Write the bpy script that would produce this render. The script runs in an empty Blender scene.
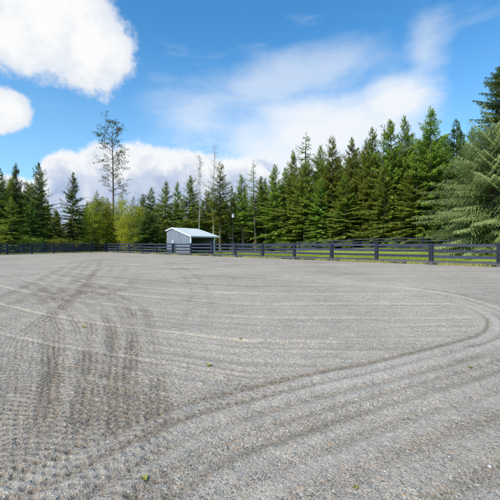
import bpy, math, random
import numpy as np

R = math.radians
F = 360.0          # focal length in pixels of the 500 px photograph
CAM_H = 1.45
HOR = 243.4
scene = bpy.context.scene
col = scene.collection
rng = np.random.default_rng(7)
random.seed(7)

# ------------------------------------------------------------------ basics
def G(px, py):                     # ground point seen at a pixel of the photo
    Y = CAM_H * F / (py - HOR)
    return ((px - 250.0) / F * Y, Y)

def at(px, Y):
    return (px - 250.0) / F * Y

def tag(o, label=None, cat=None, group=None, kind=None):
    if label: o["label"] = label
    if cat: o["category"] = cat
    if group: o["group"] = group
    if kind: o["kind"] = kind
    return o

def link(o, parent=None):
    col.objects.link(o)
    if parent is not None: o.parent = parent
    return o

def empty(name, loc, rz=0.0):
    o = bpy.data.objects.new(name, None)
    o.location = loc; o.rotation_euler = (0, 0, rz)
    o.empty_display_size = 0.3
    return link(o)

def np_mesh(name, V, Fq, mat, attrs=None, smooth=False, k=4):
    """V (n,3), Fq (m,k) ints"""
    me = bpy.data.meshes.new(name)
    V = np.asarray(V, np.float32); Fq = np.asarray(Fq, np.int32)
    me.vertices.add(len(V)); me.vertices.foreach_set("co", V.ravel())
    me.loops.add(Fq.size); me.loops.foreach_set("vertex_index", Fq.ravel())
    me.polygons.add(len(Fq))
    me.polygons.foreach_set("loop_start", np.arange(len(Fq), dtype=np.int32) * k)
    me.polygons.foreach_set("loop_total", np.full(len(Fq), k, np.int32))
    me.update(calc_edges=True)
    me.polygons.foreach_set("use_smooth", np.full(len(Fq), smooth))
    if attrs:
        for an, (dom, dat) in attrs.items():
            a = me.attributes.new(an, 'FLOAT', dom)
            a.data.foreach_set("value", np.asarray(dat, np.float32))
    me.materials.append(mat)
    return me

class MB:
    """collects boxes, tubes and prisms into ONE mesh"""
    def __init__(s): s.v = []; s.f = []
    def quadbox(s, c):             # 8 corners
        b = len(s.v); s.v += [tuple(p) for p in c]
        for q in ((0,3,2,1),(4,5,6,7),(0,1,5,4),(1,2,6,5),(2,3,7,6),(3,0,4,7)):
            s.f.append(tuple(b + i for i in q))
    def box(s, x0, x1, y0, y1, z0, z1):
        s.quadbox([(x0,y0,z0),(x1,y0,z0),(x1,y1,z0),(x0,y1,z0),(x0,y0,z1),(x1,y0,z1),(x1,y1,z1),(x0,y1,z1)])
    def tube(s, pts, rad, n=8, cap=True):
        P = [np.array(p, float) for p in pts]; b0 = len(s.v)
        for i, p in enumerate(P):
            d = P[min(i+1, len(P)-1)] - P[max(i-1, 0)]
            d /= (np.linalg.norm(d) + 1e-9)
            a = np.array([1.0, 0, 0]) if abs(d[0]) < .8 else np.array([0, 1.0, 0])
            u = np.cross(d, a); u /= np.linalg.norm(u); w = np.cross(d, u)
            for k in range(n):
                t = 2*math.pi*k/n
                q = p + rad[i]*(math.cos(t)*u + math.sin(t)*w)
                s.v.append(tuple(q))
        for i in range(len(P)-1):
            for k in range(n):
                a0 = b0 + i*n + k; a1 = b0 + i*n + (k+1) % n
                s.f.append((a0, a1, a1+n, a0+n))
        if cap:
            s.f.append(tuple(b0 + k for k in range(n)))
            e = b0 + (len(P)-1)*n
            s.f.append(tuple(e + k for k in range(n))[::-1])
    def prism(s, poly, y0, y1):    # polygon in x,z extruded along y
        b = len(s.v); n = len(poly)
        s.v += [(x, y0, z) for x, z in poly] + [(x, y1, z) for x, z in poly]
        s.f.append(tuple(b+i for i in range(n))); s.f.append(tuple(b+n+i for i in range(n))[::-1])
        for i in range(n):
            j = (i+1) % n
            s.f.append((b+i, b+n+i, b+n+j, b+j))
    def build(s, name, mat, parent=None, bevel=0.0, smooth=False):
        me = bpy.data.meshes.new(name); me.from_pydata(s.v, [], s.f); me.update()
        me.materials.append(mat)
        if smooth:
            for p in me.polygons: p.use_smooth = True
        o = bpy.data.objects.new(name, me); link(o, parent)
        if bevel:
            m = o.modifiers.new("bevel", 'BEVEL'); m.width = bevel; m.segments = 2; m.limit_method = 'ANGLE'
        return o

# ------------------------------------------------------------------ node helpers
class S:
    """socket wrapper with arithmetic"""
    nt = None
    def __init__(s, x): s.x = x
    @staticmethod
    def m(op, *a, clamp=False):
        n = S.nt.nodes.new('ShaderNodeMath'); n.operation = op; n.use_clamp = clamp
        for i, v in enumerate(a):
            if isinstance(v, S): S.nt.links.new(v.x, n.inputs[i])
            else: n.inputs[i].default_value = v
        return S(n.outputs[0])
    def __add__(a, b): return S.m('ADD', a, b)
    __radd__ = __add__
    def __mul__(a, b): return S.m('MULTIPLY', a, b)
    __rmul__ = __mul__
    def __sub__(a, b): return S.m('SUBTRACT', a, b)
    def __rsub__(a, b): return S.m('SUBTRACT', b, a)
    def __truediv__(a, b): return S.m('DIVIDE', a, b)
    def clamp(a): return S.m('MULTIPLY', a, 1.0, clamp=True)
    def max(a, b): return S.m('MAXIMUM', a, b)
    def min(a, b): return S.m('MINIMUM', a, b)
    def smax(a, b, k): return S.m('SMOOTH_MAX', a, b, k)
    def pow(a, b): return S.m('POWER', a, b)
def sstep(v, lo, hi):
    n = S.nt.nodes.new('ShaderNodeMapRange'); n.interpolation_type = 'SMOOTHSTEP'
    S.nt.links.new(v.x, n.inputs['Value'])
    n.inputs['From Min'].default_value = lo; n.inputs['From Max'].default_value = hi
    return S(n.outputs[0])
def mixc(f, a, b, mode='MIX'):
    n = S.nt.nodes.new('ShaderNodeMix'); n.data_type = 'RGBA'; n.blend_type = mode
    if isinstance(f, S): S.nt.links.new(f.x, n.inputs[0])
    else: n.inputs[0].default_value = f
    for v, i in ((a, 6), (b, 7)):
        if isinstance(v, S): S.nt.links.new(v.x, n.inputs[i])
        else: n.inputs[i].default_value = (*v, 1.0) if len(v) == 3 else v
    return S(n.outputs[2])
def noise(vec, scale, detail=4, rough=.5, dist=0.0, out=0):
    n = S.nt.nodes.new('ShaderNodeTexNoise')
    n.inputs['Scale'].default_value = scale; n.inputs['Detail'].default_value = detail
    n.inputs['Roughness'].default_value = rough; n.inputs['Distortion'].default_value = dist
    if vec is not None: S.nt.links.new(vec.x, n.inputs['Vector'])
    return S(n.outputs[out])
def voro(vec, scale, feature='F1', out='Distance', rand=1.0):
    n = S.nt.nodes.new('ShaderNodeTexVoronoi'); n.feature = feature
    n.inputs['Scale'].default_value = scale; n.inputs['Randomness'].default_value = rand
    S.nt.links.new(vec.x, n.inputs['Vector'])
    return S(n.outputs[out])
def mapping(vec, loc=(0,0,0), rot=(0,0,0), sc=(1,1,1)):
    n = S.nt.nodes.new('ShaderNodeMapping')
    n.inputs['Location'].default_value = loc; n.inputs['Rotation'].default_value = rot; n.inputs['Scale'].default_value = sc
    S.nt.links.new(vec.x, n.inputs['Vector']); return S(n.outputs[0])
def ramp(v, stops):
    n = S.nt.nodes.new('ShaderNodeValToRGB'); e = n.color_ramp.elements
    while len(e) < len(stops): e.new(0.5)
    for i, (p, c) in enumerate(stops):
        e[i].position = p; e[i].color = (*c, 1.0)
    S.nt.links.new(v.x, n.inputs[0]); return S(n.outputs[0])
def texco(which='Object'):
    n = S.nt.nodes.new('ShaderNodeTexCoord'); return S(n.outputs[which])
def attr(name, out='Fac'):
    n = S.nt.nodes.new('ShaderNodeAttribute'); n.attribute_name = name; return S(n.outputs[out])
def sepxyz(v):
    n = S.nt.nodes.new('ShaderNodeSeparateXYZ'); S.nt.links.new(v.x, n.inputs[0]); return [S(o) for o in n.outputs]
def new_mat(name):
    m = bpy.data.materials.new(name); m.use_nodes = True
    S.nt = m.node_tree
    return m, m.node_tree.nodes['Principled BSDF']
def put(b, name, v):
    if isinstance(v, S): S.nt.links.new(v.x, b.inputs[name])
    else: b.inputs[name].default_value = v
def bump(b, h, strength=.5, dist=.01, prev=None):
    n = S.nt.nodes.new('ShaderNodeBump'); n.inputs['Strength'].default_value = strength
    n.inputs['Distance'].default_value = dist
    S.nt.links.new(h.x, n.inputs['Height'])
    if prev: S.nt.links.new(prev.outputs[0], n.inputs['Normal'])
    S.nt.links.new(n.outputs[0], b.inputs['Normal']); return n

# ------------------------------------------------------------------ materials
M = {}
def mat_gravel():
    m, b = new_mat('gravel')
    co = texco('Object')
    c1 = voro(co, 78, 'F1', 'Color'); r1 = sepxyz(c1)
    d1 = voro(co, 78, 'F1', 'Distance')
    c2 = voro(mapping(co, (3.1, 7.7, 0)), 150, 'F1', 'Color'); r2 = sepxyz(c2)
    d2 = voro(mapping(co, (3.1, 7.7, 0)), 150, 'F1', 'Distance')
    stone = ramp(r1[0], [(0, (.14,.135,.13)), (.22, (.24,.23,.22)), (.5, (.34,.325,.305)), (.74, (.46,.44,.41)), (.84, (.40,.27,.17)), (.92, (.27,.27,.27)), (1, (.62,.61,.58))])
    grit = ramp(r2[1], [(0, (.17,.165,.155)), (.4, (.30,.285,.265)), (.8, (.42,.40,.37)), (1, (.54,.51,.47))])
    pick = sstep(r1[2] + 0.5*noise(co, 5, 3), .55, .8)
    base = mixc(pick, grit, stone)
    big = noise(co, .35, 5, .55); mid = noise(co, 2.3, 6, .6); fine = noise(co, 19, 4, .65)
    tone = ramp((big*.4 + mid*.3 + fine*.3), [(.36, (.76,.755,.745)), (.5, (1,.99,.975)), (.64, (1.17,1.15,1.12))])
    base = mixc(1.0, base, tone, 'MULTIPLY')
    wet_shade = attr('damp_shade')  # darker gravel: moist patches plus shade painted into grooves, treads and pits
    base = mixc(wet_shade, base, mixc(1.0, base, (.55,.515,.475), 'MULTIPLY'))
    pack = attr('packed')
    base = mixc(pack*.42, base, (.43,.425,.42))
    base = mixc(1.0, base, (1.44,1.26,1.075), 'MULTIPLY')
    put(b, 'Base Color', base); put(b, 'Roughness', .92); put(b, 'Specular IOR Level', .2)
    h = (1.0 - d1*1.3)*pick*1.0 + (1.0 - d2)*.35 + fine*.7 + mid*.4
    bump(b, h, .8, .006)
    M['gravel'] = m
mat_gravel()

def mat_ground():
    m, b = new_mat('field_grass')
    co = texco('Object')
    n1 = noise(co, .25, 5, .6); n2 = noise(co, 2.2, 5, .65); n3 = noise(co, 22, 3, .7)
    g = ramp(n2*.5 + n3*.5, [(.32, (.15,.18,.02)), (.5, (.36,.41,.05)), (.68, (.50,.50,.10))])
    dry = ramp(n2*.4 + n3*.6, [(.3, (.10,.075,.045)), (.55, (.24,.19,.11)), (.75, (.38,.32,.19))])
    edge = attr('dry')
    g = mixc((edge + (n2 - .5)*.9 + (n1-.5)*.7).clamp(), g, dry)
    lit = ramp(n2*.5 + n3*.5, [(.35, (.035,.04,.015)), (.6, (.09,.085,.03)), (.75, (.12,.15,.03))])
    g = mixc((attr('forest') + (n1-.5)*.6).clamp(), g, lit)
    put(b, 'Base Color', g); put(b, 'Roughness', .95); put(b, 'Specular IOR Level', .1)
    bump(b, n3 + n2, .9, .06)
    M['ground'] = m
mat_ground()

def mat_leaf(key, dark, mid, light, trans=.25, hv=.06):
    m, b = new_mat(key)
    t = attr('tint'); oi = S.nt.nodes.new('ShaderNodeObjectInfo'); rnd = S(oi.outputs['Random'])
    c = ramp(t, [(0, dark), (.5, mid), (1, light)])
    hs = S.nt.nodes.new('ShaderNodeHueSaturation')
    S.nt.links.new(c.x, hs.inputs['Color'])
    S.nt.links.new((rnd*hv + (.5-hv*.62)).x, hs.inputs['Hue'])
    S.nt.links.new((rnd*.6 + .74).x, hs.inputs['Value'])
    c = S(hs.outputs[0])
    put(b, 'Base Color', c); put(b, 'Roughness', .75); put(b, 'Specular IOR Level', .08)
    tr = S.nt.nodes.new('ShaderNodeBsdfTranslucent'); S.nt.links.new(c.x, tr.inputs[0])
    mx = S.nt.nodes.new('ShaderNodeMixShader'); mx.inputs[0].default_value = trans
    out = S.nt.nodes['Material Output']
    S.nt.links.new(b.outputs[0], mx.inputs[1]); S.nt.links.new(tr.outputs[0], mx.inputs[2])
    S.nt.links.new(mx.outputs[0], out.inputs[0])
    M[key] = m
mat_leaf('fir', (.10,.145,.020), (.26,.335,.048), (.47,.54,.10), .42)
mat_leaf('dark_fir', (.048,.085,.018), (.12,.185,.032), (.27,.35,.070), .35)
mat_leaf('silver', (.13,.20,.05), (.34,.44,.16), (.60,.68,.33), .42)
mat_leaf('yellow', (.25,.24,.02), (.42,.42,.04), (.58,.56,.08), .45, .012)
mat_leaf('olive', (.04,.055,.018), (.09,.105,.03), (.17,.17,.05))
mat_leaf('paleleaf', (.16,.16,.06), (.26,.25,.10), (.36,.33,.16), .35)
mat_leaf('blade', (.18,.20,.02), (.36,.40,.06), (.52,.46,.16), .35)

def mat_simple(key, colr, rough=.7, var=.25, scale=6, bmp=.2, sc=(1,1,1), metal=0.0):
    m, b = new_mat(key)
    co = mapping(texco('Object'), sc=sc)
    n = noise(co, scale, 6, .65)
    lo = tuple(c*(1-var) for c in colr); hi = tuple(min(1, c*(1+var)) for c in colr)
    put(b, 'Base Color', ramp(n, [(.3, lo), (.7, hi)])); put(b, 'Roughness', rough); put(b, 'Metallic', metal)
    if bmp: bump(b, n, bmp, .01)
    M[key] = m
mat_simple('bark', (.13,.10,.075), .95, .45, 5, .8, (3,3,.6))
mat_simple('palebark', (.36,.33,.28), .9, .4, 4, .5, (2,2,.7))
def mat_board(key, c):
    m, b = new_mat(key)
    co = texco('Object'); oi = S.nt.nodes.new('ShaderNodeObjectInfo'); rnd = S(oi.outputs['Random'])
    n = noise(mapping(co, sc=(1.2, 6, 9)), 2.2, 7, .7); gr = noise(mapping(co, sc=(1, 14, 30)), 3, 4, .6)
    k = (rnd*.5 + .75)
    base = ramp(n*.6 + gr*.4, [(.3, tuple(v*.6 for v in c)), (.5, c), (.72, tuple(v*1.9+.012 for v in c))])
    kk = S.nt.nodes.new('ShaderNodeCombineColor')
    for q in range(3): S.nt.links.new(k.x, kk.inputs[q])
    base = mixc(1.0, base, S(kk.outputs[0]), 'MULTIPLY')
    z = sepxyz(co)[2]
    mud = (1.0 - sstep(z + (n-.5)*.5, .02, .34))*.55
    base = mixc(mud, base, (.24,.215,.185))
    put(b, 'Base Color', base); put(b, 'Roughness', .62); put(b, 'Specular IOR Level', .35)
    bump(b, gr + n, .35, .01); M[key] = m
mat_board('rail', (.040,.047,.076)); mat_board('post', (.016,.019,.032))
mat_simple('whitepaint', (.78,.79,.80), .5, .06, 3, .05)
mat_simple('kick', (.07,.055,.035), .85, .35, 3, .4)
mat_simple('inside', (.018,.018,.02), .8, .3, 3, .1)
mat_simple('darkmetal', (.03,.035,.045), .4, .3, 6, .05)
mat_simple('lampglass', (.55,.58,.62), .25, .08, 6, 0)
mat_simple('roofmetal', (.66,.66,.655), .45, .07, 2, .05)

def mat_wall():
    m, b = new_mat('wallmetal')
    co = texco('Object'); n = noise(mapping(co, sc=(1,1,.25)), 3, 5, .6)
    put(b, 'Base Color', ramp(n, [(.3, (.19,.21,.245)), (.7, (.27,.29,.325))])); put(b, 'Roughness', .5)
    M['wall'] = m
mat_wall()

# ------------------------------------------------------------------ terrain functions
# right fence line: .973 X + Y = 37.4 ; left fence from the corner
CX, CY = -24.3, 61.0
LD = np.array([-.408, -.913])            # direction of the left fence, away from the corner
RD = np.array([.7167, -.6974])           # direction of the right fence, away from the corner
def sdist(X, Y):
    """signed distance beyond the fence (positive outside the arena)"""
    sr = ((X-CX)*.6974 + (Y-CY)*.7167)
    sl = ((X-CX)*(-.913) + (Y-CY)*.408)
    return np.maximum(sr, sl)
def smooth(a, b, x):
    t = np.clip((x-a)/(b-a), 0, 1); return t*t*(3-2*t)
def vnoise(X, Y, seed=0):
    xi = np.floor(X).astype(np.int64); yi = np.floor(Y).astype(np.int64)
    fx = X-xi; fy = Y-yi; fx = fx*fx*(3-2*fx); fy = fy*fy*(3-2*fy)
    def h(a, b):
        n = (a*374761393 + b*668265263 + seed*1442695041) & 0xffffffff
        n = ((n ^ (n >> 13))*1274126177) & 0xffffffff
        n = n ^ (n >> 16)
        return (n & 0xffff)/65535.0
    return (h(xi, yi)*(1-fx) + h(xi+1, yi)*fx)*(1-fy) + (h(xi, yi+1)*(1-fx) + h(xi+1, yi+1)*fx)*fy
def fbm(X, Y, oct=4, seed=0):
    r = 0; a = .5; t = 0
    for i in range(oct):
        r = r + a*vnoise(X*2**i+17*i, Y*2**i-9*i, seed+i); t += a; a *= .5
    return r/t
def terrain(X, Y):
    s = sdist(X, Y)
    z = -.12 + .15*smooth(-.7, .25, s)
    g = .74*smooth(2, 18, X) - .30*smooth(22, 26, X)
    z = z + g*smooth(1.5, 14, s) + .10*smooth(4, 30, s)*(fbm(X*.12, Y*.12, 3, 5)-.3)
    z = z + 6.0*smooth(70, 220, s)
    return z
def tz(x, y): return float(terrain(np.array([float(x)]), np.array([float(y)]))[0])

def grid(xs, ys):
    X, Y = np.meshgrid(xs, ys); nx, ny = len(xs), len(ys)
    i = np.arange(nx-1)[None, :] + np.arange(ny-1)[:, None]*nx
    Fq = np.stack([i, i+1, i+1+nx, i+nx], -1).reshape(-1, 4)
    return X, Y, Fq

# wide ground sheet (grass, then forest floor, out to the horizon)
xs = np.concatenate([-np.geomspace(1500, 60, 30)[:-1], np.linspace(-60, 60, 241), np.geomspace(60, 1500, 30)[1:]])
ys = np.concatenate([-np.geomspace(1500, 30, 20)[:-1], np.linspace(-30, 110, 281), np.geomspace(110, 2500, 30)[1:]])
X, Y, Fq = grid(xs, ys)
Z = terrain(X, Y) + .05*(fbm(X*1.1, Y*1.1, 3, 3)-.5)*smooth(.3, 3, sdist(X, Y))
s_ = sdist(X, Y)
dry = np.clip(1.0 - smooth(.5, 2.2, s_ + 1.2*(fbm(X*.5, Y*.5, 3, 8)-.5)), 0, 1)
dry = np.maximum(dry, .75*smooth(14, 17, X)*(1-smooth(2.5, 5.5, s_)))
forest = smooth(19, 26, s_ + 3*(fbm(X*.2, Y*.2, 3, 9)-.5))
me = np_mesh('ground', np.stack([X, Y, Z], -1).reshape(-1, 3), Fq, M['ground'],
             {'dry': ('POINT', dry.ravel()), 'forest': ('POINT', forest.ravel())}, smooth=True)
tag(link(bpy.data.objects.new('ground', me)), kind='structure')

# ------------------------------------------------------------------ arena surface with its drag lines and tyre tracks
def catmull(pts, n=10):
    P = [np.array(p, float) for p in pts]; P = [2*P[0]-P[1]] + P + [2*P[-1]-P[-2]]
    out = []
    for i in range(1, len(P)-2):
        for k in range(n):
            t = k/n; a, b, c, d = P[i-1:i+3]
            out.append(.5*((2*b) + (-a+c)*t + (2*a-5*b+4*c-d)*t*t + (-a+3*b-3*c+d)*t**3))
    out.append(P[-2]); return np.array(out)
def polydist(X, Y, P, margin):
    """signed distance (left positive) and arc length for points near the polyline"""
    sh = X.shape; x = X.ravel(); y = Y.ravel()
    D = np.full(x.size, 1e3); A = np.zeros(x.size)
    seg = np.linalg.norm(P[1:]-P[:-1], axis=1); cum = np.concatenate([[0], np.cumsum(seg)])
    for i in range(len(P)-1):
        a, b = P[i], P[i+1]
        lo = np.minimum(a, b)-margin; hi = np.maximum(a, b)+margin
        idx = np.nonzero((x > lo[0]) & (x < hi[0]) & (y > lo[1]) & (y < hi[1]))[0]
        if not len(idx): continue
        d = (b-a)/seg[i]; px = x[idx]-a[0]; py = y[idx]-a[1]
        t = np.clip(px*d[0]+py*d[1], 0, seg[i]); qx = px-t*d[0]; qy = py-t*d[1]
        dist = np.hypot(qx, qy); sg = np.sign(d[0]*qy-d[1]*qx + 1e-12)
        up = dist < np.abs(D[idx]); j = idx[up]
        D[j] = (dist*sg)[up]; A[j] = (cum[i]+t)[up]
    return D.reshape(sh), A.reshape(sh)
def gs(d, w): return np.exp(-(d/w)**2)

E = catmull([G(*p) for p in [(-60,505),(0,480),(60,455),(120,428),(180,405),(250,388),(325,371),(375,361),(420,350),(470,337),(487,327),(485,317),(465,306),(435,296),(400,290),(350,285),(280,279),(200,274),(120,270)]])
TA = catmull([G(*p) for p in [(157,470),(158,428),(158,370),(151,330),(144,309),(115,293),(86,280),(50,270)]])
TB = catmull([G(*p) for p in [(118,455),(118,400),(117,360),(113,334),(108,320),(94,309),(72,295),(42,281)]])
TC = catmull([G(*p) for p in [(85,445),(85,390),(84,350),(78,325),(60,303),(40,288),(12,276)]])
TD = catmull([G(*p) for p in [(49,430),(50,374),(48,342),(46,325),(60,309),(74,296),(86,283),(96,271)]])
TE = catmull([G(*p) for p in [(138,440),(138,390),(136,350),(128,325),(118,308),(100,294),(80,284)]])
T2 = catmull([G(*p) for p in [(-30,345),(0,326),(30,310),(60,292),(78,277),(88,266),(95,259)]])
T3 = catmull([G(*p) for p in [(205,330),(212,305),(205,285),(190,272),(170,262)]])
T4 = catmull([G(*p) for p in [(20,300),(60,297),(100,289),(120,277),(128,266)]])
D0 = catmull([G(*p) for p in [(-20,495),(30,478),(90,460),(140,440),(165,420),(200,404),(280,383)]])

def arena_height(X, Y):
    z = .020*(fbm(X*.35, Y*.35, 3, 1)-.5) + .010*(fbm(X*2.3, Y*2.3, 3, 2)-.5)*2
    nearw = 1 - smooth(12, 22, Y)
    z = z + nearw*(.006*(fbm(X*9, Y*9, 3, 21)-.5)*2 + .005*(fbm(X*24, Y*24, 2, 22)-.5)*2)
    damp_shade = np.zeros_like(X); pack = np.zeros_like(X)
    # ---- turning loop
    d, s = polydist(X, Y, E, 3.2); o = -d
    wob = .05*(fbm(s*1.3, s*0+.5, 2, 31)-.5)
    near = np.abs(d) < 3.2
    amp = .6 + .8*(fbm(s*.8, o*3, 2, 32)-.5)
    e = (.016*gs(o+.07+wob, .07) - .022*gs(o-.02+wob, .035) + .006*gs(o-.14, .06))*amp
    for k, (ok, a, w) in enumerate([(.33,.014,.07),(.52,-.012,.05),(.66,.015,.05),(.86,-.010,.05),(1.0,.012,.06),(1.22,-.009,.05),(1.42,.012,.07),(1.75,.010,.07),(2.1,.011,.08),(2.5,.009,.09)]):
        e = e + a*gs(o-ok+wob*1.5, w)*(.35 + 1.2*fbm(s*.7+9*k, o*2, 2, 40+k))
    z = z + np.where(near, e, 0)*1.0
    band = 0
    for k, (ok, a, w) in enumerate([(.26,.8,.05),(.50,1.0,.06),(.74,.6,.04),(.95,.9,.06),(1.18,.6,.05),(1.5,.9,.07),(1.9,.6,.08),(2.3,.7,.09)]):
        band = band + a*gs(o-ok+wob, w)*(.25+1.3*smooth(.25,.7,fbm(s*.6+9*k, o*2, 2, 140+k)))
    z = z - np.where(near, band*.010, 0)
    damp_shade = damp_shade + np.where(near, band*.42, 0)  # troughs between the ridges get their shade as colour
    pack = pack + np.where(near, .9*gs(o-.38, .09) + .8*gs(o-.13, .07) + .7*gs(o-.62,.08) + .6*gs(o-1.07, .09) + .6*gs(o-1.33,.09) + .5*gs(o-1.7,.12) + .5*gs(o-2.1,.12), 0)*(.4+.9*fbm(s*.9, o*2, 2, 33))
    damp_shade = damp_shade + np.where(near, .8*gs(o-.0+wob, .035), 0)*smooth(5.2, 4.6, X*.8+0) if False else damp_shade + np.where(near, .85*gs(o+wob, .036), 0)*(1-smooth(6.4, 8.0, Y))*smooth(-1.3, .6, X)  # shaded side of the loop edge painted as a dark line
    out_ = np.where(np.abs(d) < 3.2, smooth(.35, 1.3, o), 0)*(1-smooth(7, 12, Y))
    out_ = np.maximum(out_, (1-smooth(2.6, 4.6, Y + .25*X))*1.0)
    damp_shade = damp_shade + .34*out_*(.6+.8*fbm(X*1.2, Y*1.2, 3, 77))
    damp_shade = damp_shade + .22*smooth(.5, .72, fbm(X*.22, Y*.30, 3, 78))
    # ---- long drag lines inside the loop, bending away on the left
    ng = np.minimum(X, 0)
    v = Y - (-.37*ng + .03*ng*ng) + .16*(fbm(X*.5, Y*.5, 2, 51)-.5)
    inside = smooth(-.05, -.35, -np.where(np.abs(d) < 3.2, d, 3.2)) if False else np.where(np.abs(d) < 3.1, smooth(.05, .3, d), 1.0)
    reg = inside*smooth(-14, -8, X)
    far_in = (Y > 3.3).astype(float)
    dl = 0
    for k, (v0, a, w, pk) in enumerate([(3.95,.016,.05,.8),(5.35,.018,.055,.9),(7.05,.020,.075,.9),(8.7,.018,.09,.7),(10.4,.02,.11,.7),(12.8,.022,.14,.6),(16,.024,.2,.5),(20,.026,.25,.5),(25,.03,.3,.4)]):
        am = .45 + 1.1*fbm(X*.45+5*k, Y*.2, 2, 60+k)
        dl = dl + (a*gs(v-v0, w) - .7*a*gs(v-v0+1.7*w, w))*am
        pack = pack + pk*.5*gs(v-v0, w*1.1)*am*reg*far_in
        damp_shade = damp_shade + pk*.3*gs(v-v0+1.8*w, w)*am*reg*far_in  # painted shade in the trough beside each drag ridge
    ph = v/.345
    fine = (np.abs(((ph) % 1)-.5)*2)**1.5
    fm = (.35+.65*smooth(-2.6, -.6, X))*(1-smooth(9, 14, Y))
    am = fbm(X*.5, v*2.9, 3, 71)
    dl = dl + .020*(fine-.4)*fm*smooth(.2, .55, am)
    pack = pack + .55*smooth(.55, .95, fine)*fm*smooth(.3, .6, am)*reg*far_in + .45*smooth(.6, .95, (np.abs(((v/.9) % 1)-.5)*2)**2)*smooth(8, 13, Y)*smooth(.35, .6, fbm(X*.2, v*1.1, 3, 72))*reg
    ph2 = v/.9
    f2 = (np.abs(((ph2) % 1)-.5)*2)**2
    dl = dl + .022*(f2-.3)*smooth(8, 13, Y)*smooth(.35, .6, fbm(X*.2, v*1.1, 3, 72))
    damp_shade = damp_shade + .36*(1-fine)*fm*smooth(.45, .7, am)*reg*far_in*.8
    damp_shade = damp_shade + .22*(1-f2)*smooth(8, 13, Y)*smooth(.45, .65, fbm(X*.2, v*1.1, 3, 72))*reg
    z = z + dl*reg*far_in
    # ---- tyre treads
    def tread(P, offs, width, per, depth, dm, seed, stripe=.085):
        nonlocal z, damp_shade
        dd, ss = polydist(X, Y, P, max(abs(q) for q in offs)+.4)
        L = ss.max()
        for q in offs:
            u = dd-q
            w = np.where(np.abs(dd) < 50, np.exp(-(u/width)**4), 0)
            w = w*smooth(.0, .5, ss)*smooth(L-.01, L-2.2, ss)
            am_ = .45 + .75*smooth(.3, .7, fbm(ss*.9+q*7, dd*1.5, 2, seed))
            chev = np.sin(2*math.pi*(ss/per + np.abs(u)*1.1/per + q*3.3))
            st = .5+.5*np.cos(2*math.pi*u/stripe)
            z = z + w*am_*depth*((chev-.55)*.5 - st*.35)*(.6+.4*smooth(2.4, 4.2, Y))
            damp_shade = damp_shade + .8*w*am_*dm*(.15+.45*(1-smooth(-.6, .2, chev))+.6*st)  # tread darkening: moist gravel together with painted groove shade
    for q_, (P_, dm_) in enumerate([(TA, .85), (TB, .65), (TC, .55), (TD, .75), (TE, .5)]):
        tread(P_, [0, .30] if q_ != 3 else [0], .10, .095, .009, dm_, 81+q_, .075)
    tread(T2, [0, -.6, .6, 1.3], .18, .20, .010, .60, 87, .11)
    tread(T4, [0, -.7, .7, 1.4], .22, .24, .012, .55, 84, .14)
    tread(T3, [0, .5], .10, .12, .008, .40, 85)
    # ---- harrow pits in the lower left foreground
    rx = X + .10*Y; ry = Y + .03*np.sin(X*9)
    row = np.floor(ry/.078); cx_ = rx/.075 + .5*(row % 2) + .22*vnoise(row*3.1, rx/.075*.4, 90)
    pit = gs((cx_ % 1)-.5, .34)*gs(((ry/.078) % 1)-.5, .24)
    pm = (1-smooth(-.30, -.19, X/np.maximum(Y, .3) + .06*(fbm(X*2, Y*2, 2, 94)-.5)))*(1-smooth(5.5, 9, Y))
    dq, sq = polydist(X, Y, D0, .8)
    pm2 = np.where(np.abs(dq) < .8, gs(dq, .22), 0)
    pa = smooth(.42, .72, fbm(X*4.5, Y*4.5, 2, 91))
    k_ = np.clip(pm*(.55+.5*pa)*(1+.5*(1-smooth(2.6, 4.2, Y))) + pm2*1.15*smooth(.25, .5, fbm(X*6, Y*6, 2, 92)), 0, 1.9)
    z = z - .012*pit*k_*(.72+.28*smooth(2.4, 4.2, Y))
    damp_shade = damp_shade + .95*pit*k_  # shade inside each pit is put into the colour too
    z = z + .006*(fbm(X*14, Y*14, 2, 93)-.5)*pm
    return z, np.clip(damp_shade, 0, 1), np.clip(pack, 0, 1)

us = np.linspace(-1.08, 1.08, 1000)
ys = np.concatenate([np.geomspace(.9, 20, 900) - 0.0, np.geomspace(20, 66, 230)[1:]])
U, YY = np.meshgrid(us, ys)
XX = U*(YY+1.2)
Z, damp_shade, pack = arena_height(XX, YY)
s_ = sdist(XX, YY) + .5*(fbm(XX*.7, YY*.7, 3, 12)-.5)
Z = Z - .16*smooth(-.7, .5, s_)
nx, ny = len(us), len(ys)
i = np.arange(nx-1)[None, :] + np.arange(ny-1)[:, None]*nx
Fq = np.stack([i, i+1, i+1+nx, i+nx], -1).reshape(-1, 4)
keep = (s_.ravel()[Fq] < .9).any(1)
Fq = Fq[keep]
used = np.unique(Fq); rem = np.full(nx*ny, -1); rem[used] = np.arange(len(used))
V = np.stack([XX, YY, Z], -1).reshape(-1, 3)[used]
me = np_mesh('gravel_arena', V, rem[Fq], M['gravel'], {'damp_shade': ('POINT', damp_shade.ravel()[used]), 'packed': ('POINT', pack.ravel()[used])}, smooth=True)
tag(link(bpy.data.objects.new('gravel_arena', me)), kind='structure')
# plain gravel round about (sides and behind the viewpoint), a little lower
X, Y, Fq = grid(np.linspace(-60, 45, 211), np.linspace(-40, 66, 213))
s_ = sdist(X, Y)
keep = (s_.ravel()[Fq] < .1).any(1)
Z = np.full_like(X, -.055) - .12*smooth(-1, .1, s_)
me = np_mesh('gravel_apron', np.stack([X, Y, Z], -1).reshape(-1, 3), Fq[keep], M['gravel'], smooth=True)
tag(link(bpy.data.objects.new('gravel_apron', me)), kind='structure')

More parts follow.
